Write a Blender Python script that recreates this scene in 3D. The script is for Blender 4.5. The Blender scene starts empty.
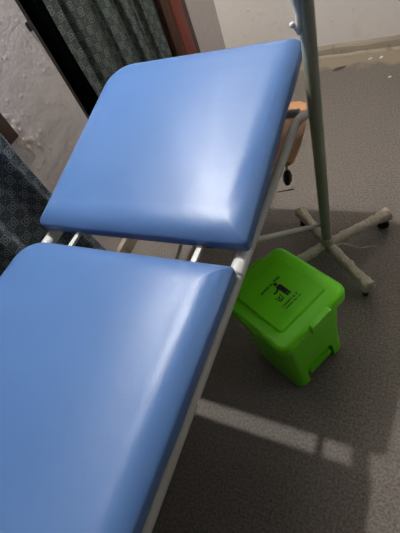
import bpy, bmesh, math, random
from mathutils import Vector, Matrix, noise
random.seed(4)
S = bpy.context.scene
C = S.collection
PI = math.pi

# ---------------------------------------------------------------- camera
F_PX = 377.97503937
cam_d = bpy.data.cameras.new('camera')
cam = bpy.data.objects.new('camera', cam_d); C.objects.link(cam)
cam.matrix_world = Matrix(((0.88130094, -0.11940379, 0.45722139, 0.0),
                           (0.35414975, 0.8074811, -0.47175441, 0.0),
                           (-0.31286837, 0.57768244, 0.75392067, 1.45),
                           (0, 0, 0, 1)))
cam_d.sensor_fit = 'VERTICAL'; cam_d.sensor_height = 24.0
cam_d.lens = 24.0 * F_PX / 533.0
cam_d.clip_start = 0.02
S.camera = cam

# ---------------------------------------------------------------- world and exposure
W = bpy.data.worlds.new('world'); S.world = W; W.use_nodes = True
bg = W.node_tree.nodes['Background']
bg.inputs[0].default_value = (0.86, 0.93, 1.0, 1); bg.inputs[1].default_value = 0.05
S.view_settings.view_transform = 'Standard'; S.view_settings.look = 'None'
S.view_settings.gamma = 1.0; S.view_settings.use_curve_mapping = False
S.view_settings.exposure = 0.0
LAMP = Vector((-1.235, 1.05, 2.66)); LAMP_STRENGTH = 5450.0
# added soft fill light at the right wall, no known source
wl_d = bpy.data.lights.new('added_fill_light', 'AREA'); wl_d.shape = 'RECTANGLE'; wl_d.size = 1.5; wl_d.size_y = 1.0
wl_d.energy = 9.0; wl_d.color = (0.93, 0.97, 1.0)
wl = bpy.data.objects.new('added_fill_light', wl_d); C.objects.link(wl)
wl.location = (2.33, 1.75, 1.65); wl.rotation_euler = (0, math.radians(90), math.radians(0)); wl.rotation_mode = 'XYZ'

# ---------------------------------------------------------------- materials
def lin(r, g, b):
    f = lambda c: ((c/255+0.055)/1.055)**2.4 if c/255 > 0.04045 else c/255/12.92
    return (f(r), f(g), f(b), 1)
def new_mat(name, col, rough=0.5, metal=0.0, **kw):
    m = bpy.data.materials.new(name); m.use_nodes = True
    n = m.node_tree.nodes; b = n['Principled BSDF']
    b.inputs['Base Color'].default_value = col
    b.inputs['Roughness'].default_value = rough
    b.inputs['Metallic'].default_value = metal
    for k, v in kw.items(): b.inputs[k].default_value = v
    return m
class NT:
    def __init__(s, m): s.t = m.node_tree; s.b = s.t.nodes['Principled BSDF']
    def n(s, typ, **kw):
        x = s.t.nodes.new(typ)
        for k, v in kw.items(): setattr(x, k, v)
        return x
    def l(s, a, b): s.t.links.new(a, b)
    def set(s, sock, v):
        if isinstance(v, (int, float, tuple)): sock.default_value = v
        else: s.l(v, sock)
    def math(s, op, a, b=0.0, c=0.0):
        x = s.n('ShaderNodeMath', operation=op)
        s.set(x.inputs[0], a); s.set(x.inputs[1], b); s.set(x.inputs[2], c)
        return x.outputs[0]
    def noise(s, vec, scale, detail=4, rough=0.55):
        x = s.n('ShaderNodeTexNoise'); x.inputs['Scale'].default_value = scale
        x.inputs['Detail'].default_value = detail; x.inputs['Roughness'].default_value = rough
        if vec is not None: s.l(vec, x.inputs['Vector'])
        return x.outputs['Fac']
    def mapping(s, vec, scale):
        x = s.n('ShaderNodeMapping'); x.inputs['Scale'].default_value = scale; s.l(vec, x.inputs['Vector']); return x.outputs[0]
    def coord(s, k='Object'): return s.n('ShaderNodeTexCoord').outputs[k]
    def ramp(s, fac, stops):
        x = s.n('ShaderNodeValToRGB'); e = x.color_ramp.elements
        while len(e) < len(stops): e.new(0.5)
        for i, (p, c) in enumerate(stops): e[i].position = p; e[i].color = c
        s.l(fac, x.inputs[0]); return x.outputs[0]
    def mix(s, fac, a, b):
        x = s.n('ShaderNodeMix', data_type='RGBA')
        s.set(x.inputs[0], fac); s.set(x.inputs[6], a); s.set(x.inputs[7], b); return x.outputs[2]
    def bump(s, h, strength, dist=0.01):
        x = s.n('ShaderNodeBump'); x.inputs['Strength'].default_value = strength
        x.inputs['Distance'].default_value = dist; s.l(h, x.inputs['Height'])
        s.l(x.outputs[0], s.b.inputs['Normal'])

# blue leatherette
blue = new_mat('blue_leatherette', lin(88, 140, 212), 0.36); t = NT(blue)
v = t.coord()
n1 = t.noise(t.mapping(v, (1.0, 1.0, 1.0)), 3.0, 3)
t.l(t.mix(n1, lin(77, 113, 168), lin(88, 124, 179)), t.b.inputs['Base Color'])
n2 = t.noise(t.mapping(v, (330.0, 60.0, 60.0)), 1.0, 4, 0.65)
n3 = t.noise(t.mapping(v, (9.0, 9.0, 9.0)), 1.0, 2)
n4 = t.noise(v, 380.0, 2)
h = t.math('ADD', t.math("MULTIPLY", n2, 0.6), t.math('ADD', t.math('MULTIPLY', n3, 2.5), t.math('MULTIPLY', n4, 0.25)))
t.bump(h, 0.42, 0.0013)
t.l(t.math('ADD', t.math('MULTIPLY', n2, 0.12), 0.30), t.b.inputs['Roughness'])
t.b.inputs['Anisotropic'].default_value = 0.72
tg = t.n('ShaderNodeTangent', direction_type='RADIAL', axis='X'); t.l(tg.outputs[0], t.b.inputs['Tangent'])
# painted tube
def paint(name, col, rough=0.38, grime=0.25):
    m = new_mat(name, col, rough); t = NT(m); v = t.coord()
    n = t.noise(v, 22.0, 5)
    d = tuple(c*(1-grime) for c in col[:3])+(1,)
    t.l(t.mix(n, col, d), t.b.inputs['Base Color']); t.bump(t.noise(v, 90, 2), 0.08, 0.003); return m
cream = paint('cream_painted_steel', lin(190, 190, 182))
white_p = paint('white_painted_steel', lin(225, 226, 222))
pole_m = paint('grey_green_wrapped_steel', lin(160, 164, 148), 0.32, 0.3)
# creased film wrap
film = new_mat('creased_cream_plastic_film', lin(196, 186, 166), 0.3); t = NT(film)
v = t.coord(); n = t.noise(t.mapping(v, (1, 1, 1)), 70.0, 4, 0.7)
t.l(t.mix(n, lin(228, 219, 200), lin(128, 116, 100)), t.b.inputs['Base Color']); t.bump(t.noise(v, 55, 4, 0.7), 0.9, 0.01)
black_rub = new_mat('black_rubber', lin(24, 24, 24), 0.55)
black_pl = new_mat('black_plastic', lin(20, 20, 22), 0.35)
steel = new_mat('dull_steel', lin(150, 150, 150), 0.35, 0.9)
# wood
def wood(name, a, b, sc=(6, 60, 60), rough=0.5):
    m = new_mat(name, a, rough); t = NT(m); v = t.coord()
    n = t.noise(t.mapping(v, sc), 1.0, 5, 0.6)
    t.l(t.mix(n, a, b), t.b.inputs['Base Color']); t.bump(n, 0.2, 0.003); return m
ply = wood('brown_plywood', lin(196, 146, 98), lin(158, 104, 60))
redwood = wood('red_brown_painted_wood', lin(148, 62, 44), lin(98, 36, 26), (30, 30, 5))
darkwood = wood('near_black_wood', lin(44, 34, 30), lin(26, 20, 18), (40, 40, 6))
oldwood = wood('weathered_brown_wood', lin(96, 68, 56), lin(56, 38, 30), (40, 40, 8))
shade_pane = new_mat('shade_dark_pane', lin(10, 12, 14), 0.08)  # near black puts the darkness behind the openings into the colour
# green plastic
green = new_mat('bright_green_plastic', lin(88, 186, 10), 0.36); t = NT(green)
v = t.coord(); t.l(t.mix(t.noise(v, 9, 3), lin(108, 232, 6), lin(120, 238, 12)), t.b.inputs['Base Color'])
t.bump(t.noise(v, 500, 2), 0.1, 0.001)
ink = new_mat('black_ink', lin(14, 22, 12), 0.5)
# plaster
def plaster(name, a, b, stain, low=0.0):
    m = new_mat(name, a, 0.75); t = NT(m); v = t.coord()
    big = t.noise(v, 1.7, 5, 0.6); mid = t.noise(v, 11, 4, 0.6); fine = t.noise(v, 60, 3)
    c = t.mix(big, a, b)
    c = t.mix(t.ramp(mid, [(0.56, (0, 0, 0, 1)), (0.72, (1, 1, 1, 1))]), c, stain)
    spots = t.ramp(t.noise(v, 26, 2), [(0.74, (0, 0, 0, 1)), (0.77, (1, 1, 1, 1))])
    c = t.mix(t.math('MULTIPLY', spots, 0.5), c, lin(110, 90, 75))
    t.l(c, t.b.inputs['Base Color'])
    vor = t.n('ShaderNodeTexVoronoi', feature='F1'); vor.inputs['Scale'].default_value = 23; t.l(v, vor.inputs['Vector'])
    bumps = t.ramp(vor.outputs['Distance'], [(0.0, (1, 1, 1, 1)), (0.22, (0, 0, 0, 1))])
    hh = t.math('ADD', t.math('MULTIPLY', mid, 1.6), t.math('ADD', t.math('MULTIPLY', fine, 0.5), t.math('MULTIPLY', bumps, 0.6)))
    t.bump(hh, 0.5, 0.005); return m
wall_a = plaster('worn_grey_plaster', lin(214, 206, 203), lin(198, 190, 187), lin(204, 194, 186))
wall_b = plaster('worn_pale_plaster', lin(236, 230, 224), lin(224, 217, 211), lin(222, 214, 202))
wall_c = plaster('grey_plaster', lin(66, 62, 58), lin(58, 54, 50), lin(60, 55, 50))
wall_d = plaster('ceiling_plaster', lin(186, 182, 176), lin(176, 172, 166), lin(176, 170, 160))
skirt = plaster('dirty_skirting_plaster', lin(172, 160, 144), lin(150, 138, 120), lin(124, 110, 94))
mortar = plaster('pale_mortar', lin(186, 176, 156), lin(160, 150, 130), lin(140, 128, 110))
chipm = plaster('chipped_white_plaster', lin(214, 206, 200), lin(200, 190, 180), lin(180, 160, 136))
# floor: speckled grey floor covering with a bare dusty strip by the back wall
floor_m = new_mat('speckled_grey_floor', lin(120, 112, 106), 0.62); t = NT(floor_m)
v = t.coord()
speck = t.noise(v, 120, 3, 0.75); mid = t.noise(v, 34, 4, 0.7); big = t.noise(v, 1.5, 4)
c = t.mix(t.ramp(speck, [(0.38, (0, 0, 0, 1)), (0.62, (1, 1, 1, 1))]), lin(74, 69, 65), lin(148, 141, 133))
c = t.mix(t.math('MULTIPLY', mid, 0.55), c, lin(97, 91, 84))
c = t.mix(t.math('MULTIPLY', big, 0.5), c, lin(112, 103, 93))
sep = t.n('ShaderNodeSeparateXYZ'); t.l(v, sep.inputs[0])
edge = t.math('ADD', sep.outputs[1], t.math('MULTIPLY', t.math('SUBTRACT', t.noise(v, 7, 3), 0.5), 0.22))
strip = t.ramp(t.math('SUBTRACT', edge, 2.0), [(0.60, (0, 0, 0, 1)), (0.66, (1, 1, 1, 1))])
c = t.mix(t.math('MULTIPLY', strip, 0.75), c, lin(164, 150, 128))
t.l(c, t.b.inputs['Base Color'])
# embossed lozenge texture
ca = t.math('SINE', t.math('MULTIPLY', t.math('ADD', sep.outputs[0], sep.outputs[1]), 260.0))
cb = t.math('SINE', t.math('MULTIPLY', t.math('SUBTRACT', sep.outputs[0], sep.outputs[1]), 260.0))
hh = t.math('ADD', t.math('MULTIPLY', t.math('MULTIPLY', ca, cb), 0.25), t.math('ADD', speck, mid))
t.bump(hh, 0.35, 0.003)
# flowered curtain cloth (uv in metres of cloth)
def curtain_mat(name, base, motif, dark):
    m = new_mat(name, base, 0.9); t = NT(m)
    uv = t.n('ShaderNodeUVMap').outputs[0]; sp = t.n('ShaderNodeSeparateXYZ'); t.l(uv, sp.inputs[0])
    s = 1/0.056
    a = t.math('MULTIPLY', t.math('ADD', sp.outputs[0], sp.outputs[1]), s*0.7071)
    b = t.math('MULTIPLY', t.math('SUBTRACT', sp.outputs[0], sp.outputs[1]), s*0.7071)
    fa = t.math('SUBTRACT', t.math('FRACT', a), 0.5); fb = t.math('SUBTRACT', t.math('FRACT', b), 0.5)
    r = t.math('SQRT', t.math('ADD', t.math('MULTIPLY', fa, fa), t.math('MULTIPLY', fb, fb)))
    th = t.math('ARCTAN2', fb, fa)
    pet = t.math('ADD', 0.23, t.math('MULTIPLY', t.math('ABSOLUTE', t.math('COSINE', t.math('MULTIPLY', th, 2.0))), 0.13))
    ring = t.math('LESS_THAN', t.math('ABSOLUTE', t.math('SUBTRACT', r, pet)), 0.035)
    inner = t.math('LESS_THAN', t.math('ABSOLUTE', t.math('SUBTRACT', r, t.math('MULTIPLY', pet, 0.42))), 0.035)
    lat = t.math('GREATER_THAN', t.math('MAXIMUM', t.math('ABSOLUTE', fa), t.math('ABSOLUTE', fb)), 0.475)
    dots = t.math('MULTIPLY', lat, t.math('GREATER_THAN', t.math('FRACT', t.math('MULTIPLY', t.math('ADD', a, b), 5.0)), 0.45))
    k = t.math('MAXIMUM', t.math('MAXIMUM', ring, inner), t.math('MULTIPLY', dots, 0.6))
    wv = t.noise(t.mapping(uv, (900, 900, 1)), 1.0, 2)
    c = t.mix(wv, base, dark)
    c = t.mix(t.math('MULTIPLY', k, 0.75), c, motif)
    t.l(c, t.b.inputs['Base Color']); t.bump(t.math('ADD', wv, k), 0.3, 0.002)
    t.b.inputs['Sheen Weight'].default_value = 0.1
    return m
cloth = curtain_mat('flowered_dark_green_cloth', lin(70, 78, 74), lin(128, 136, 128), lin(48, 56, 54))
cloth_b = curtain_mat('flowered_dark_blue_green_cloth', lin(70, 82, 92), lin(152, 165, 174), lin(46, 56, 66))
bulb_m = new_mat('lit_bulb', (1, 1, 1, 1), 0.5)
bulb_m.node_tree.nodes['Principled BSDF'].inputs['Emission Color'].default_value = (1.0, 0.975, 0.94, 1)
bulb_m.node_tree.nodes['Principled BSDF'].inputs['Emission Strength'].default_value = LAMP_STRENGTH
paper = new_mat('white_paper', lin(226, 222, 212), 0.8)
leafm = new_mat('dry_leaf_brown', lin(74, 64, 50), 0.8)

# ---------------------------------------------------------------- helpers
def root(name, label, cat, loc, rz=0.0, group=None):
    o = bpy.data.objects.new(name, None); C.objects.link(o)
    o.location = loc; o.rotation_euler = (0, 0, rz); o.empty_display_size = 0.1
    o['label'] = label; o['category'] = cat
    if group: o['group'] = group
    o['_m'] = 0
    del o['_m']
    return o
def mat_of(o):
    m = Matrix.Identity(4)
    while o is not None:
        m = Matrix.LocRotScale(o.location, o.rotation_euler, None) @ m; o = o.parent
    return m
def obj(name, bm, m, parent=None, smooth=True, local=False, label=None, kind=None, angle=40):
    """bm is in world coordinates unless local; parts keep an identity offset from their thing"""
    if parent is not None and not local: bmesh.ops.transform(bm, matrix=mat_of(parent).inverted(), verts=bm.verts)
    bmesh.ops.recalc_face_normals(bm, faces=bm.faces)
    me = bpy.data.meshes.new(name); bm.to_mesh(me); bm.free()
    for p in me.polygons: p.use_smooth = smooth
    if smooth:
        try: me.set_sharp_from_angle(angle=math.radians(angle))
        except Exception: pass
    for x in (m if isinstance(m, (list, tuple)) else [m]): me.materials.append(x)
    o = bpy.data.objects.new(name, me); C.objects.link(o)
    if parent is not None: o.parent = parent
    if label: o['label'] = label
    if kind: o['kind'] = kind
    return o
def tag(o, label, cat, group=None, kind=None):
    o['label'] = label; o['category'] = cat
    if group: o['group'] = group
    if kind: o['kind'] = kind
    return o
def box(bm, x0, x1, y0, y1, z0, z1, bev=0.0, mi=0):
    b = bmesh.new(); bmesh.ops.create_cube(b, size=1)
    for v in b.verts:
        v.co = Vector(((x0+x1)/2+v.co.x*(x1-x0), (y0+y1)/2+v.co.y*(y1-y0), (z0+z1)/2+v.co.z*(z1-z0)))
    if bev: bmesh.ops.bevel(b, geom=list(b.edges), offset=bev, segments=2, affect='EDGES', profile=0.6)
    for f in b.faces: f.material_index = mi
    merge(bm, b); return bm
def merge(bm, b):
    me = bpy.data.meshes.new('tmp'); b.to_mesh(me); b.free(); bm.from_mesh(me); bpy.data.meshes.remove(me)
def tube(bm, pts, rad, n=14, caps=True):
    pts = [Vector(p) for p in pts]
    rads = rad if isinstance(rad, (list, tuple)) else [rad]*len(pts)
    rings = []; up = None
    for i, p in enumerate(pts):
        a = (pts[i]-pts[i-1]).normalized() if i else (pts[1]-pts[0]).normalized()
        b = (pts[i+1]-pts[i]).normalized() if i < len(pts)-1 else a
        d = (a+b).normalized()
        if up is None:
            up = Vector((0, 0, 1)) if abs(d.z) < 0.9 else Vector((1, 0, 0))
        s = d.cross(up).normalized(); up = s.cross(d).normalized()
        r = rads[i]
        rings.append([bm.verts.new(p+(s*math.cos(q)+up*math.sin(q))*r) for q in [2*PI*k/n for k in range(n)]])
    for i in range(len(rings)-1):
        for k in range(n):
            bm.faces.new((rings[i][k], rings[i][(k+1) % n], rings[i+1][(k+1) % n], rings[i+1][k]))
    if caps: bm.faces.new(rings[0][::-1]); bm.faces.new(rings[-1])
    return bm
def bend(pts, r, seg=6):
    """polyline with rounded corners"""
    pts = [Vector(p) for p in pts]; out = [pts[0]]
    for i in range(1, len(pts)-1):
        p = pts[i]; a = (pts[i-1]-p).normalized(); b = (pts[i+1]-p).normalized()
        A = p+a*r; B = p+b*r
        for k in range(seg+1):
            u = k/seg; out.append(A*(1-u)**2+p*2*u*(1-u)+B*u*u)
    out.append(pts[-1]); return out
def rr(w, d, r, seg=6, cx=0, cy=0):
    """rounded rectangle outline"""
    r = max(0.0005, min(r, w/2-1e-4, d/2-1e-4)); P = []
    for sx, sy, a0 in ((1, 1, 0), (-1, 1, PI/2), (-1, -1, PI), (1, -1, 1.5*PI)):
        for k in range(seg+1):
            a = a0+PI/2*k/seg
            P.append((cx+sx*(w/2-r)+r*math.cos(a), cy+sy*(d/2-r)+r*math.sin(a)))
    return P
def loft(bm, loops, cap0=True, cap1=True):
    R = [[bm.verts.new(p) for p in L] for L in loops]; n = len(R[0])
    for i in range(len(R)-1):
        for k in range(n): bm.faces.new((R[i][k], R[i][(k+1) % n], R[i+1][(k+1) % n], R[i+1][k]))
    if cap0: bm.faces.new(R[0][::-1])
    if cap1: bm.faces.new(R[-1])
    return bm
def lathe(bm, prof, at=(0, 0, 0), axis='Z', n=20):
    loops = []
    for r, h in prof:
        L = []
        for k in range(n):
            a = 2*PI*k/n; x, y = max(r, 1e-4)*math.cos(a), max(r, 1e-4)*math.sin(a)
            q = (x, y, h) if axis == 'Z' else (h, x, y) if axis == 'X' else (x, h, y)
            L.append(Vector(q)+Vector(at))
        loops.append(L)
    return loft(bm, loops)

# ---------------------------------------------------------------- setting
XL, YB = -1.365, 2.82
CH = 2.9
b = bmesh.new(); box(b, XL-0.25, 3.0, -2.2, YB+0.2, -0.08, 0.0)
obj('floor', b, floor_m, smooth=False, kind='structure')
b = bmesh.new(); box(b, XL, 2.4, YB, YB+0.2, 0.0, CH)
obj('wall_back', b, wall_b, smooth=False, kind='structure')
# left wall with two openings
b = bmesh.new()
box(b, XL-0.2, XL, 2.43, YB+0.2, 0, CH)
box(b, XL-0.2, XL, 2.21, 2.43, 2.05, CH); box(b, XL-0.2, XL, 2.21, 2.43, 0, 0.12)
box(b, XL-0.2, XL, 0.86, 1.215, 0, CH)
box(b, XL-0.2, XL, 1.215, 2.21, 0, 0.12); box(b, XL-0.2, XL, 1.215, 2.21, 2.05, CH)
box(b, XL-0.2, XL, -2.2, -0.5, 0, CH)
box(b, XL-0.2, XL, -0.5, 0.86, 0, 0.85); box(b, XL-0.2, XL, -0.5, 0.86, 2.05, CH)
obj('wall_left', b, wall_a, smooth=False, kind='structure')
# window 1: near frame blackened for the recess shade, red brown frame on the far side
b = bmesh.new()
box(b, XL-0.19, XL-0.15, 1.215, 2.21, 0.12, 2.05)
w1 = obj('window_1', b, shade_pane, smooth=False, kind='structure')
b = bmesh.new()
box(b, XL-0.15, XL-0.03, 1.217, 1.26, 0.122, 2.048, 0.003); box(b, XL-0.15, XL-0.10, 1.26, 2.21, 0.122, 0.17, 0.003)
box(b, XL-0.15, XL-0.10, 1.26, 2.21, 2.0, 2.048, 0.003)
obj('window_frame', b, darkwood, w1, label='window frame coloured near black for the shaded recess', kind='structure')
b = bmesh.new()
box(b, XL-0.14, XL+0.006, 2.252, 2.372, 0.122, 2.048, 0.006)
jm = obj('window_jamb', b, redwood, w1, label='red brown painted window post', kind='structure')
b = bmesh.new()
box(b, XL-0.14, XL-0.004, 2.213, 2.250, 0.122, 2.048, 0.003)
box(b, XL-0.14, XL+0.001, 2.374, 2.428, 0.122, 2.048, 0.003)
obj('window_bead', b, oldwood, w1, label='dull brown strips beside the red post', kind='structure')
b = bmesh.new()
lathe(b, [(0, -0.016), (0.008, -0.014), (0.009, 0.012), (0.006, 0.017), (0, 0.018)], (XL+0.002, 1.205, 1.09))
box(b, XL-0.03, XL+0.004, 1.205, 1.225, 1.075, 1.105, 0.002)
obj('hinge', b, black_pl, w1, label='small dark hinge at the edge of the opening')
b = bmesh.new()
box(b, XL-0.19, XL-0.15, -0.5, 0.86, 0.85, 2.05)
w2 = obj('window_2', b, shade_pane, smooth=False, kind='structure')
b = bmesh.new()
box(b, XL-0.15, XL+0.008, 0.792, 0.859, 0.851, 2.048, 0.006); box(b, XL-0.15, XL+0.008, -0.498, -0.44, 0.852, 2.048, 0.004)
box(b, XL-0.15, XL+0.006, -0.44, 0.792, 0.852, 0.91, 0.004); box(b, XL-0.15, XL+0.006, -0.44, 0.792, 1.99, 2.048, 0.004)
obj('window_frame', b, oldwood, w2, kind='structure', label='weathered brown wooden window frame')
b = bmesh.new()
box(b, 2.4, 2.6, -2.2, 1.0, 0, CH); box(b, 2.4, 2.6, 2.5, YB+0.2, 0, CH); box(b, 2.4, 2.6, 1.0, 2.5, 0, 1.15); box(b, 2.4, 2.6, 1.0, 2.5, 2.15, CH)
obj('wall_right', b, wall_c, smooth=False, kind='structure')
b = bmesh.new()
for y in (1.0, 1.73, 2.46): box(b, 2.42, 2.47, y, y+0.04, 1.15, 2.15, 0.003)
for z in (1.15, 2.11): box(b, 2.42, 2.47, 1.0, 2.5, z, z+0.04, 0.003)
obj('added_window_frame', b, darkwood, smooth=False, kind='structure')  # unseen frame, added to go with the fill light
b = bmesh.new(); box(b, XL-0.2, 2.6, -2.4, -2.2, 0, CH); obj('wall_front', b, wall_c, smooth=False, kind='structure')
b = bmesh.new(); box(b, XL-0.2, 2.6, -2.4, YB+0.2, CH, CH+0.1); obj('ceiling', b, wall_d, smooth=False, kind='structure')
# skirting
b = bmesh.new()
N = 60
pr = [(0, 0.0), (0.030, 0.0), (0.028, 0.014)]
loops = []
for i in range(N+1):
    x = XL+0.02+(2.4-XL-0.03)*i/N
    w = 0.022+0.008*noise.noise(Vector((x*4, 0, 0))); hh = 0.058+0.010*noise.noise(Vector((x*3, 2, 0)))
    loops.append([Vector((x, YB, 0)), Vector((x, YB-w, 0)), Vector((x, YB-w+0.004, hh-0.012)), Vector((x, YB-w+0.012, hh)), Vector((x, YB, hh+0.01))])
loft(b, loops); obj('baseboard_back', b, skirt, smooth=False, kind='structure')
b = bmesh.new()
loops = []
for i in range(N+1):
    x = XL+0.02+(2.4-XL-0.03)*i/N
    w = 0.026+0.012*noise.noise(Vector((x*6, 5, 0))); z = 0.012+0.004*noise.noise(Vector((x*9, 7, 0)))
    y = YB-0.031
    loops.append([Vector((x, y, 0)), Vector((x, y-w*0.6, 0)), Vector((x, y-w*0.4, z*0.8)), Vector((x, y-w*0.2, z)), Vector((x, y, z*1.2))])
loft(b, loops); obj('trim_1', b, mortar, smooth=False, kind='structure')
b = bmesh.new(); box(b, XL, XL+0.03, -2.2, YB, 0, 0.085, 0.004)
obj('baseboard_left', b, skirt, smooth=False, kind='structure')
# chips of broken plaster beside the second window
b = bmesh.new()
for k, (y, z, s) in enumerate([(0.846, 0.838, .017), (0.862, 0.825, .012), (0.868, 0.88, .014), (0.885, 0.895, .009), (0.885, 0.865, .008), (0.90, 0.80, .012), (0.93, 0.79, .011), (0.955, 0.80, .009), (0.88, 0.815, .010), (0.87, 0.93, .009), (0.91, 0.765, .010), (0.86, 0.79, .010)]):
    g = bmesh.new(); bmesh.ops.create_icosphere(g, subdivisions=2, radius=s)
    for v in g.verts:
        v.co *= 1+0.5*noise.noise(v.co*60+Vector((k, 0, 0)))
        v.co = Vector((XL+0.001+v.co.x*0.14, y+v.co.y, z+v.co.z*1.3))
    merge(b, g)
obj('trim_2', b, chipm, smooth=True, kind='structure', angle=25)

# ---------------------------------------------------------------- curtains
def curtain(name, y0, y1, z0, z1, x, amp, waves, lean, m, label, seed, rodname='curtain_rod'):
    r = root(name, label, 'curtain', (x, (y0+y1)/2, z0))
    b = bmesh.new(); uvl = b.loops.layers.uv.new('UVMap')
    nu, nv = 160, 40; G = []; U = []; s = 0; prev = None
    for i in range(nu+1):
        u = i/nu; y = y0+(y1-y0)*u
        ph = 2*PI*waves*u+seed
        off = amp*(math.sin(ph)+0.35*math.sin(2.3*ph+1.2*seed)+0.15*math.sin(5.1*ph))
        if prev is not None: s += math.hypot(y-prev[0], off-prev[1])
        prev = (y, off); U.append(s); col = []
        for j in range(nv+1):
            w = j/nv; z = z0+(z1-z0)*w
            k = 1-0.35*w
            col.append(b.verts.new((x+off*k+0.006*math.sin(z*5+u*9), y+lean*(1-w)**1.5*u+0.01*math.sin(z*4+ph), z)))
        G.append(col)
    for i in range(nu):
        for j in range(nv):
            f = b.faces.new((G[i][j], G[i+1][j], G[i+1][j+1], G[i][j+1]))
            for lp, (a, c) in zip(f.loops, ((i, j), (i+1, j), (i+1, j+1), (i, j+1))):
                lp[uvl].uv = (U[a], z0+(z1-z0)*c/nv)
    c = obj('curtain_cloth', b, m, r, angle=80)
    so = c.modifiers.new('solid', 'SOLIDIFY'); so.thickness = 0.0025
    b = bmesh.new(); tube(b, [(x, y0-0.06, z1-0.005), (x, y1+0.03, z1-0.005)], 0.009)
    obj(rodname, b, darkwood, r)
    return r
curtain('window_curtain', 1.40, 2.20, 0.20, 1.97, XL-0.062, 0.030, 4.6, 0.0, cloth,
        'dark green flowered curtain hanging in folds beside the red brown window post', 1.0)
curtain('window_curtain', -0.55, 0.735, 0.10, 2.12, XL+0.055, 0.018, 5.0, 0.07, cloth_b,
        'dark blue-green flowered curtain hanging beside chipped plaster at the left edge', 2.2)

# ---------------------------------------------------------------- wall bulb that lights the room
lampo = root('wall_lamp', 'bare round bulb in a black holder high on the left wall', 'lamp', (XL, LAMP.y, LAMP.z+0.11))
b = bmesh.new(); lathe(b, [(0, 0), (0.045, 0), (0.045, 0.012), (0.03, 0.02), (0, 0.02)], (XL, LAMP.y, LAMP.z+0.11), 'X')
obj('wall_plate', b, black_pl, lampo)
b = bmesh.new(); tube(b, bend([(XL+0.015, LAMP.y, LAMP.z+0.11), (LAMP.x, LAMP.y, LAMP.z+0.11), (LAMP.x, LAMP.y, LAMP.z+0.05)], 0.03), 0.009)
obj('arm', b, black_pl, lampo)
b = bmesh.new(); lathe(b, [(0, 0.03), (0.018, 0.03), (0.02, 0.075), (0.012, 0.085), (0, 0.085)], LAMP)
obj('bulb_holder', b, black_pl, lampo)
b = bmesh.new(); lathe(b, [(0, -0.03), (0.012, -0.027), (0.022, -0.018), (0.028, -0.002), (0.025, 0.012), (0.017, 0.024), (0.013, 0.034), (0, 0.034)], LAMP)
obj('bulb', b, bulb_m, lampo)

# ---------------------------------------------------------------- examination couch
couch = root('examination_couch', 'medical examination couch with two blue padded sections on a cream tube frame', 'couch', (-0.685, 0.2, 0))
def pad(name, x0, x1, y0, y1, zb, h, r_edge, rc, tilt, seed, crown, label=None):
    """upholstered pad; hinged at its near edge y0, z zb and tilted by `tilt`"""
    bm = bmesh.new(); w, d = x1-x0, y1-y0; cx, cy = (x0+x1)/2, (y0+y1)/2
    seg = 8
    def outline(ins, z):
        P = []
        for sx, sy, a0, rcc in ((1, 1, 0, rc[0]), (-1, 1, PI/2, rc[1]), (-1, -1, PI, rc[2]), (1, -1, 1.5*PI, rc[3])):
            r = max(rcc-ins, 0.004)
            for k in range(seg+1):
                a = a0+PI/2*k/seg
                P.append([cx+sx*(w/2-ins-r)+r*math.cos(a), cy+sy*(d/2-ins-r)+r*math.sin(a), z])
        # subdivide straight runs
        Q = []
        n = len(P)
        for k in range(n):
            a, c = P[k], P[(k+1) % n]; Q.append(a)
            if k % (seg+1) == seg:
                for q in range(1, 24): Q.append([a[i]+(c[i]-a[i])*q/24 for i in range(3)])
        return Q
    loops = [outline(0.03, 0.0), outline(0.004, 0.0), outline(0.0, 0.004), outline(0.0, (h-r_edge)*0.5), outline(0.0, h-r_edge)]
    a1 = math.radians(42); rs = 0.012                       # small roll, then a long soft rise to the flat top
    for k in range(1, 5):
        a = a1*k/4; loops.append(outline(rs*(1-math.cos(a)), h-r_edge+rs*math.sin(a)))
    d0, z0 = rs*(1-math.cos(a1)), h-r_edge+rs*math.sin(a1)
    rise = h-z0; D = rise*3.4/math.tan(PI/2-a1)
    for k in range(1, 23):
        u = k/22; loops.append(outline(d0+D*u, z0+rise*(1-(1-u)**3.4)))
    for q in (0.03, 0.07, 0.12):
        loops.append(outline(d0+D+q, h+crown*math.sin(q/0.12*PI/2)))
    ct, st = math.cos(tilt), math.sin(tilt); out = []
    for L in loops:
        M = []
        for x, y, z in L:
            wob = (0.0025 if z < h-r_edge else 0.0012)*noise.noise(Vector((x*7+seed, y*7, z*9)))
            yy, zz = y-y0, z+(wob if z > 0.02 else 0)
            M.append(Vector((x+wob, y0+yy*ct-zz*st, zb+yy*st+zz*ct)))
        out.append(M)
    loft(bm, out)
    return obj(name, bm, blue, couch, angle=60, label=label)
TILT = math.radians(11.3)
pad('backrest_pad', -1.045, -0.322, 0.512, 1.207, 0.728, 0.068, 0.036, (0.03, 0.115, 0.02, 0.012), TILT, 3.0, 0.003, 'slightly raised blue padded head section')
pad('seat_pad', -1.060, -0.335, -0.78, 0.451, 0.716, 0.064, 0.036, (0.013, 0.085, 0.05, 0.05), 0.0, 9.0, 0.002, 'flat blue padded long section')
TX0, TX1, TZ = -1.03, -0.341, 0.70
b = bmesh.new()
tube(b, bend([(TX1, -0.78, 0.2), (TX1, -0.80, TZ), (TX1, 1.05, TZ), (TX1, 1.10, 0.02)][1:3], 0.03), 0.0145)
obj('side_rail', b, cream, couch)
b = bmesh.new(); tube(b, [(TX0, -0.80, TZ), (TX0, 1.05, TZ)], 0.0145); obj('side_rail', b, cream, couch)
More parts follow.
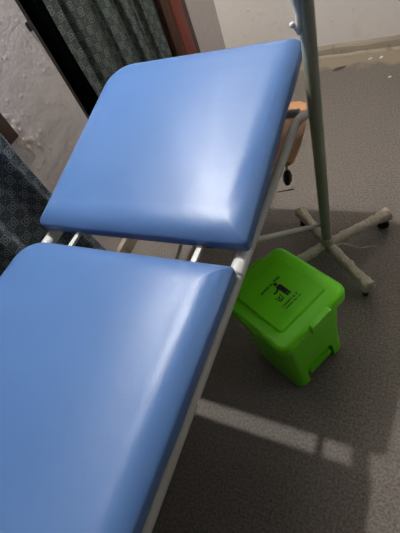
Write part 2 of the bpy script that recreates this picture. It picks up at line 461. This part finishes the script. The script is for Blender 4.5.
for ya, yb in ((1.12, 1.14), (-0.80, -0.80)):
    for x in (TX0, TX1):
        b = bmesh.new(); s = 1 if ya > 0 else -1
        xe = x+(0.041 if x > -0.5 else -0.041)*(s > 0)
        tube(b, bend([(x, ya-0.075*s, TZ), (x, ya-0.05*s, TZ), (x+(xe-x)*0.95, ya+0.012*s, TZ-0.004), (xe, yb, 0.03)], 0.024), 0.0145)
        lg = obj('leg', b, cream, couch)
        b = bmesh.new(); lathe(b, [(0, 0), (0.019, 0), (0.021, 0.004), (0.019, 0.04), (0.0165, 0.045), (0, 0.045)], (xe, yb, 0.0))
        obj('rubber_foot', b, black_rub, lg)
for y in (1.112, -0.795, 0.2):
    b = bmesh.new(); tube(b, [(TX0, y, TZ), (TX1, y, TZ)], 0.0145); obj('cross_rail', b, cream, couch)
# diagonal braces from the foot of the head legs up to the rails
for x in (TX0, TX1):
    b = bmesh.new(); tube(b, [(x+(0.040 if x > -0.5 else -0.040), 1.135, 0.13), (x, 0.645, 0.62), (x, 0.575, TZ-0.005)], 0.0085); obj('brace', b, cream, couch)
    b = bmesh.new(); tube(b, [(x, -0.795, 0.14), (x, -0.32, 0.62), (x, -0.25, TZ-0.005)], 0.0085); obj('brace', b, cream, couch)
b = bmesh.new(); tube(b, [(TX0, -0.799, 0.20), (TX1, -0.799, 0.20)], 0.010); obj('stretcher', b, cream, couch)
# added rail sleeves, whitened for lamplight, and flat hinge bars across the gap
for x, s in ((TX0-0.006, -1), (TX1+0.0, 1)):
    b = bmesh.new(); tube(b, [(x-0.006*s, 0.452, TZ+0.004), (x-0.006*s, 0.456, TZ+0.004), (x-0.006*s, 0.535, TZ+0.004), (x-0.006*s, 0.54, TZ+0.004)], [0.0165, 0.020, 0.020, 0.0165], 20)
    obj('lit_rail_sleeve', b, white_p, couch, label='white sleeve standing in for the lamplit stretch of rail')
for x in (-0.455, -0.886):
    b = bmesh.new(); box(b, x-0.008, x+0.008, 0.42, 0.545, 0.730, 0.742, 0.003)
    obj('hinge_bar', b, white_p, couch, label='flat white hinge bar')
b = bmesh.new(); lathe(b, [(0, -0.012), (0.007, -0.012), (0.007, 0.012), (0, 0.012)], (-0.436, 0.520, 0.728), 'X', 12)
obj('hinge_bolt', b, black_pl, couch)
# plywood board under the head end
b = bmesh.new()
P = [(-1.0, 1.255), (-0.380, 1.268), (-0.356, 1.252), (-0.342, 1.20), (-0.332, 1.11), (-0.328, 1.036), (-0.331, 0.960), (-0.340, 0.940), (-0.40, 0.93), (-1.0, 0.93)]
ZB = 0.628
loft(b, [[Vector((x, y, ZB)) for x, y in P], [Vector((x, y, ZB+0.016)) for x, y in P]])
obj('plywood_board', b, ply, couch, smooth=False, label='brown plywood board under the head end')
b = bmesh.new(); tube(b, [(-0.385, 0.90, 0.55), (-0.33, 0.915, 0.55)], 0.0022, 8)
obj('latch_rod', b, steel, couch)
b = bmesh.new()
for k in range(1):
    tube(b, [(-0.366, 0.975, 0.578), (-0.364, 0.966, 0.565), (-0.362, 0.952, 0.552), (-0.360, 0.94, 0.542)], [0.008, 0.015, 0.015, 0.007], 6)
obj('latch_knob', b, black_pl, couch)
b = bmesh.new(); tube(b, [(-0.366, 0.978, 0.63), (-0.366, 0.975, 0.572)], 0.004, 8); obj('latch_stem', b, steel, couch)

# ---------------------------------------------------------------- stand with wrapped pole and cross base
SX, SY = -0.277, 1.060
stand = root('drip_stand', 'mobile drip stand with grey pole on a plastic-wrapped four-legged castor base', 'stand', (SX, SY, 0))
b = bmesh.new(); tube(b, [(SX, SY, 0.07), (SX, SY, 0.14), (SX, SY+0.004, 0.6), (SX, SY+0.006, 1.15), (SX, SY+0.006, 1.72)], [0.0225, 0.021, 0.021, 0.021, 0.021], 20)
# loose film ridges spiralling round the pole
obj('pole', b, pole_m, stand, label='grey-green pole wrapped in plastic')
for s in (-1, 1):
    b = bmesh.new(); tube(b, bend([(SX, SY+0.006, 1.70), (SX+0.13*s, SY+0.006, 1.71), (SX+0.15*s, SY+0.006, 1.76)], 0.03), 0.005, 8); obj('hook', b, steel, stand)
b = bmesh.new(); lathe(b, [(0, 0.055), (0.026, 0.055), (0.032, 0.07), (0.032, 0.10), (0.028, 0.115), (0.025, 0.13), (0, 0.13)], (SX, SY, 0))
obj('hub', b, film, stand)
def arm(ang, L, zend, seed):
    d = Vector((math.cos(ang), math.sin(ang), 0)); s = Vector((-d.y, d.x, 0))
    b = bmesh.new(); pts = []; rd = []
    n = 16
    for i in range(n+1):
        u = i/n; k = noise.noise(Vector((u*9, seed, 0)))
        pts.append(Vector((SX, SY, 0.082+(zend-0.082)*u))+d*(0.01+L*u)+s*0.002*k)
        rd.append(0.022+0.003*k+(0.006 if u > 0.82 else 0)+(0.003 if i % 4 == 0 else 0))
    pts.append(pts[-1]+d*0.008); rd.append(0.012)
    tube(b, pts, rd, 14)
    a = obj('leg', b, film, stand, label='base leg wrapped in creased plastic film')
    e = Vector((SX, SY, 0))+d*(L-0.012)
    b = bmesh.new()
    g = bmesh.new(); lathe(g, [(0, -0.011), (0.022, -0.011), (0.0265, -0.006), (0.0265, 0.006), (0.022, 0.011), (0, 0.011)], (0, 0, 0), 'X')
    bmesh.ops.transform(g, matrix=Matrix.Translation(e+Vector((0, 0, 0.0265)))@Matrix.Rotation(ang+0.8, 4, 'Z'), verts=g.verts)
    merge(b, g); tube(b, [e+Vector((0, 0, 0.03)), e+Vector((0, 0, 0.075))], 0.008, 10)
    obj('castor', b, black_rub, a)
    b = bmesh.new()
    for q in range(5):
        a2 = ang+random.uniform(-0.9, 0.9); st = e+d*0.008+Vector((0, 0, zend+random.uniform(-0.005, 0.014)))
        p1 = st+Vector((math.cos(a2), math.sin(a2), 0.25))*0.018; p2 = p1+Vector((math.cos(a2+0.5), math.sin(a2+0.5), random.uniform(-0.5, 0.6)))*0.014
        tube(b, [st, p1, p2], [0.006, 0.004, 0.0015], 6)
    obj('film_tuft', b, film, a)
arm(math.radians(42.5), 0.285, 0.078, 1)
arm(math.radians(-44), 0.262, 0.072, 2)
arm(math.radians(131), 0.235, 0.078, 3)
arm(math.radians(226), 0.25, 0.078, 4)
b = bmesh.new()
pts = [Vector((SX+0.03, SY-0.01, 0.085))+Vector((0.033*k, 0.010*k+0.010*math.sin(k*1.7), 0.008*math.sin(k*1.1)-0.008*k)) for k in range(6)]
tube(b, pts, [0.003, 0.0022, 0.003, 0.002, 0.0026, 0.0012], 6)
obj('loose_film_strand', b, film, stand)
b = bmesh.new()
pz = [(0.97, 0.016), (0.985, 0.030), (1.0, 0.025), (1.02, 0.02), (1.045, 0.026), (1.07, 0.028), (1.10, 0.022)]
tube(b, [(SX-0.018-0.003*math.sin(z*60), SY-0.004, z) for z, r in pz], [0.004, 0.014, 0.012, 0.010, 0.013, 0.015, 0.008], 10)
obj('film_sleeve', b, white_p, stand, label='torn pale film bunched on the pole')
b = bmesh.new()
g = bmesh.new(); bmesh.ops.create_icosphere(g, subdivisions=2, radius=0.008)
for v in g.verts: v.co = v.co+Vector((SX-0.034, SY-0.012, 1.0))
merge(b, g); obj('film_knot', b, white_p, stand)

# ---------------------------------------------------------------- green pedal bin
BA = math.radians(61.8)
bx, by = -0.312, 0.594
bin_ = root('pedal_bin', 'bright green plastic pedal bin with a black litter symbol on its lid', 'bin', (bx, by, 0), BA)
HB = 0.375
def RL(w, d, r, cy, z): return [Vector((x, y, z)) for x, y in rr(w, d, r, 7, 0, cy)]
b = bmesh.new()
loft(b, [RL(0.234, 0.230, 0.03, -0.010, 0.0), RL(0.242, 0.238, 0.032, -0.010, 0.006), RL(0.246, 0.236, 0.034, -0.002, 0.15),
         RL(0.262, 0.256, 0.034, 0.006, HB-0.03), RL(0.266, 0.260, 0.034, 0.006, HB-0.028), RL(0.272, 0.266, 0.034, 0.006, HB)])
body = obj('bin_body', b, green, bin_, local=True, angle=35)
cb = bmesh.new()
loops = []
for y in (-0.2, -0.062):
    L = []
    for x, z in [(-0.070, -0.02), (-0.068, 0.075), (-0.062, 0.095), (-0.048, 0.105), (0.048, 0.105), (0.060, 0.095), (0.066, 0.075), (0.068, -0.02)]:
        L.append(Vector((x, y, z)))
    loops.append(L)
loft(cb, loops); bmesh.ops.recalc_face_normals(cb, faces=cb.faces)
cm = bpy.data.meshes.new('cut'); cb.to_mesh(cm); cb.free(); co = bpy.data.objects.new('cut', cm); C.objects.link(co)
co.parent = bin_
md = body.modifiers.new('cut', 'BOOLEAN'); md.object = co; md.operation = 'DIFFERENCE'; md.solver = 'EXACT'
bpy.context.view_layer.update()
dg = bpy.context.evaluated_depsgraph_get()
nm = bpy.data.meshes.new_from_object(body.evaluated_get(dg)); body.modifiers.clear(); body.data = nm
try: nm.set_sharp_from_angle(angle=math.radians(35))
except Exception: pass
bpy.data.objects.remove(co)
b = bmesh.new()
loft(b, [[Vector((x, y, z)) for x, z in [(-0.056, 0.040), (-0.056, 0.066), (-0.049, 0.074), (0.047, 0.074), (0.054, 0.066), (0.054, 0.040), (0.047, 0.034), (-0.049, 0.034)]] for y in (-0.124, -0.063)])
obj('pedal', b, green, bin_, local=True, smooth=False, label='green foot pedal in the arched slot')
# lid with skirt, raised panel, front lip
b = bmesh.new()
LW, LD, LY = 0.298, 0.300, 0.010
def LL(i, z, r=0.036): return [Vector((x, y, z)) for x, y in rr(LW-2*i, LD-2*i, max(r-i, 0.006), 7, 0, LY)]
loft(b, [LL(0.008, HB-0.022), LL(0.0, HB-0.024), LL(0.0, HB+0.004), LL(0.002, HB+0.012), LL(0.008, HB+0.017), LL(0.016, HB+0.019), LL(0.05, HB+0.020), LL(0.09, HB+0.020)])
lid = obj('bin_lid', b, green, bin_, local=True, angle=50)
PZ = HB+0.0195
b = bmesh.new()
def panel(x0, x1, y0, y1, z0, z1, r, ins):
    w, d, cx, cy = x1-x0, y1-y0, (x0+x1)/2, (y0+y1)/2
    loft(b, [[Vector((x, y, z0)) for x, y in rr(w, d, r, 6, cx, cy)], [Vector((x, y, z0+(z1-z0)*0.7)) for x, y in rr(w-ins, d-ins, r, 6, cx, cy)],
             [Vector((x, y, z1)) for x, y in rr(w-2.4*ins, d-2.4*ins, r*0.8, 6, cx, cy)]])
panel(-0.104, 0.104, -0.092, 0.115, PZ-0.001, PZ+0.0075, 0.012, 0.004)
obj('lid_panel', b, green, lid, local=True, angle=30, label='raised panel on the lid')
b = bmesh.new()
loft(b, [[Vector((x, y, z)) for x, z in [(-0.030, HB-0.022), (-0.030, HB+0.014), (-0.026, HB+0.018), (0.052, HB+0.018), (0.056, HB+0.014), (0.056, HB-0.022)]] for y in (-0.147, -0.122)])
obj('lid_lip', b, green, lid, local=True, smooth=False, label='finger lip at the lid front')
b = bmesh.new(); box(b, -0.075, 0.075, 0.140, 0.182, HB-0.045, HB+0.002, 0.006)
obj('hinge_block', b, green, bin_, local=True, smooth=False)
# printed mark: person dropping litter, arrows, two lines of small print
b = bmesh.new(); ZP = PZ+0.0076; ZT = 0.0006
def poly(P):
    P = [(x*1.35, y*1.35+0.006) for x, y in P]
    loft(b, [[Vector((x, y, ZP-0.0003)) for x, y in P], [Vector((x, y, ZP+ZT)) for x, y in P]])
def disc(cx, cy, r): poly([(cx+r*math.cos(2*PI*k/14), cy+r*math.sin(2*PI*k/14)) for k in range(14)])
OX, OY = 0.002, 0.006
disc(OX+0.008, OY+0.021, 0.0048)
poly([(OX+x, OY+y) for x, y in [(0.004, 0.015), (0.014, 0.015), (0.017, 0.010), (0.0165, -0.004), (0.0155, -0.024), (0.0105, -0.024), (0.0095, -0.008), (0.0085, -0.024), (0.0035, -0.024), (0.003, 0.004), (-0.009, 0.000), (-0.010, 0.0035), (0.002, 0.0095)]])
disc(OX-0.012, OY+0.004, 0.0028)
poly([(OX+x, OY+y) for x, y in [(-0.022, -0.006), (-0.020, -0.006), (-0.0185, -0.020), (-0.0085, -0.020), (-0.007, -0.006), (-0.005, -0.006), (-0.007, -0.0225), (-0.020, -0.0225)]])
poly([(OX+x, OY+y) for x, y in [(-0.017, -0.009), (-0.0105, -0.009), (-0.0105, -0.011), (-0.0150, -0.016), (-0.011, -0.016), (-0.011, -0.018), (-0.0175, -0.018), (-0.0175, -0.016), (-0.0135, -0.011), (-0.017, -0.011)]])
def lettering(x0, y0, n, w, hgt):
    rnd = random.Random(n*7)
    for k in range(n):
        x = x0+k*w
        st = rnd.choice(['l', 'e', 'n', 'o', 't'])
        q = w*0.22
        poly([(x, y0), (x+q, y0), (x+q, y0+hgt), (x, y0+hgt)])
        if st in 'eno': poly([(x+q, y0+hgt-q), (x+w*0.75, y0+hgt-q), (x+w*0.75, y0+hgt), (x+q, y0+hgt)])
        if st in 'eo': poly([(x+q, y0), (x+w*0.75, y0), (x+w*0.75, y0+q), (x+q, y0+q)])
        if st in 'no': poly([(x+w*0.55, y0), (x+w*0.75, y0), (x+w*0.75, y0+hgt), (x+w*0.55, y0+hgt)])
        if st == 'e': poly([(x+q, y0+hgt*0.45), (x+w*0.6, y0+hgt*0.45), (x+w*0.6, y0+hgt*0.45+q), (x+q, y0+hgt*0.45+q)])
lettering(-0.032, 0.032, 9, 0.0052, 0.0042)
lettering(0.015, 0.032, 3, 0.0062, 0.0066)
lettering(-0.026, -0.032, 10, 0.0052, 0.0055)
lettering(-0.024, -0.040, 11, 0.0046, 0.0040)
obj('litter_symbol', b, ink, lid, local=True, smooth=False, label='black printed litter symbol with two lines of small print')

# ---------------------------------------------------------------- small litter near the back wall
def scrap(x, y, s, rz, label, m=paper, cat='paper', name='paper_scrap', el=1.0):
    b = bmesh.new(); n = 9
    P = [(s*el*math.cos(2*PI*k/n)*(1+0.3*noise.noise(Vector((k, x*9, 0)))), s*0.6*math.sin(2*PI*k/n)) for k in range(n)]
    loft(b, [[Vector((px, py, 0.0)) for px, py in P], [Vector((px, py, 0.003+0.002*math.sin(px*300))) for px, py in P]])
    o = obj(name, b, m, smooth=False); o.location = (x, y, 0.0005); o.rotation_euler = (0, 0, rz)
    return tag(o, label, cat)
scrap(-0.316, 2.70, 0.014, 0.4, 'white paper crumb by the back wall, left one of the close pair')
scrap(-0.249, 2.70, 0.015, 1.2, 'white paper crumb by the back wall, right one of the close pair')
scrap(-0.175, 2.46, 0.010, 0.2, 'white paper crumb on the floor, nearest to the viewer of the three')
scrap(-0.50, 2.62, 0.026, 0.5, 'dry brown leaf lying on the floor near the back wall', leafm, 'leaf', 'dry_leaf', 1.5)
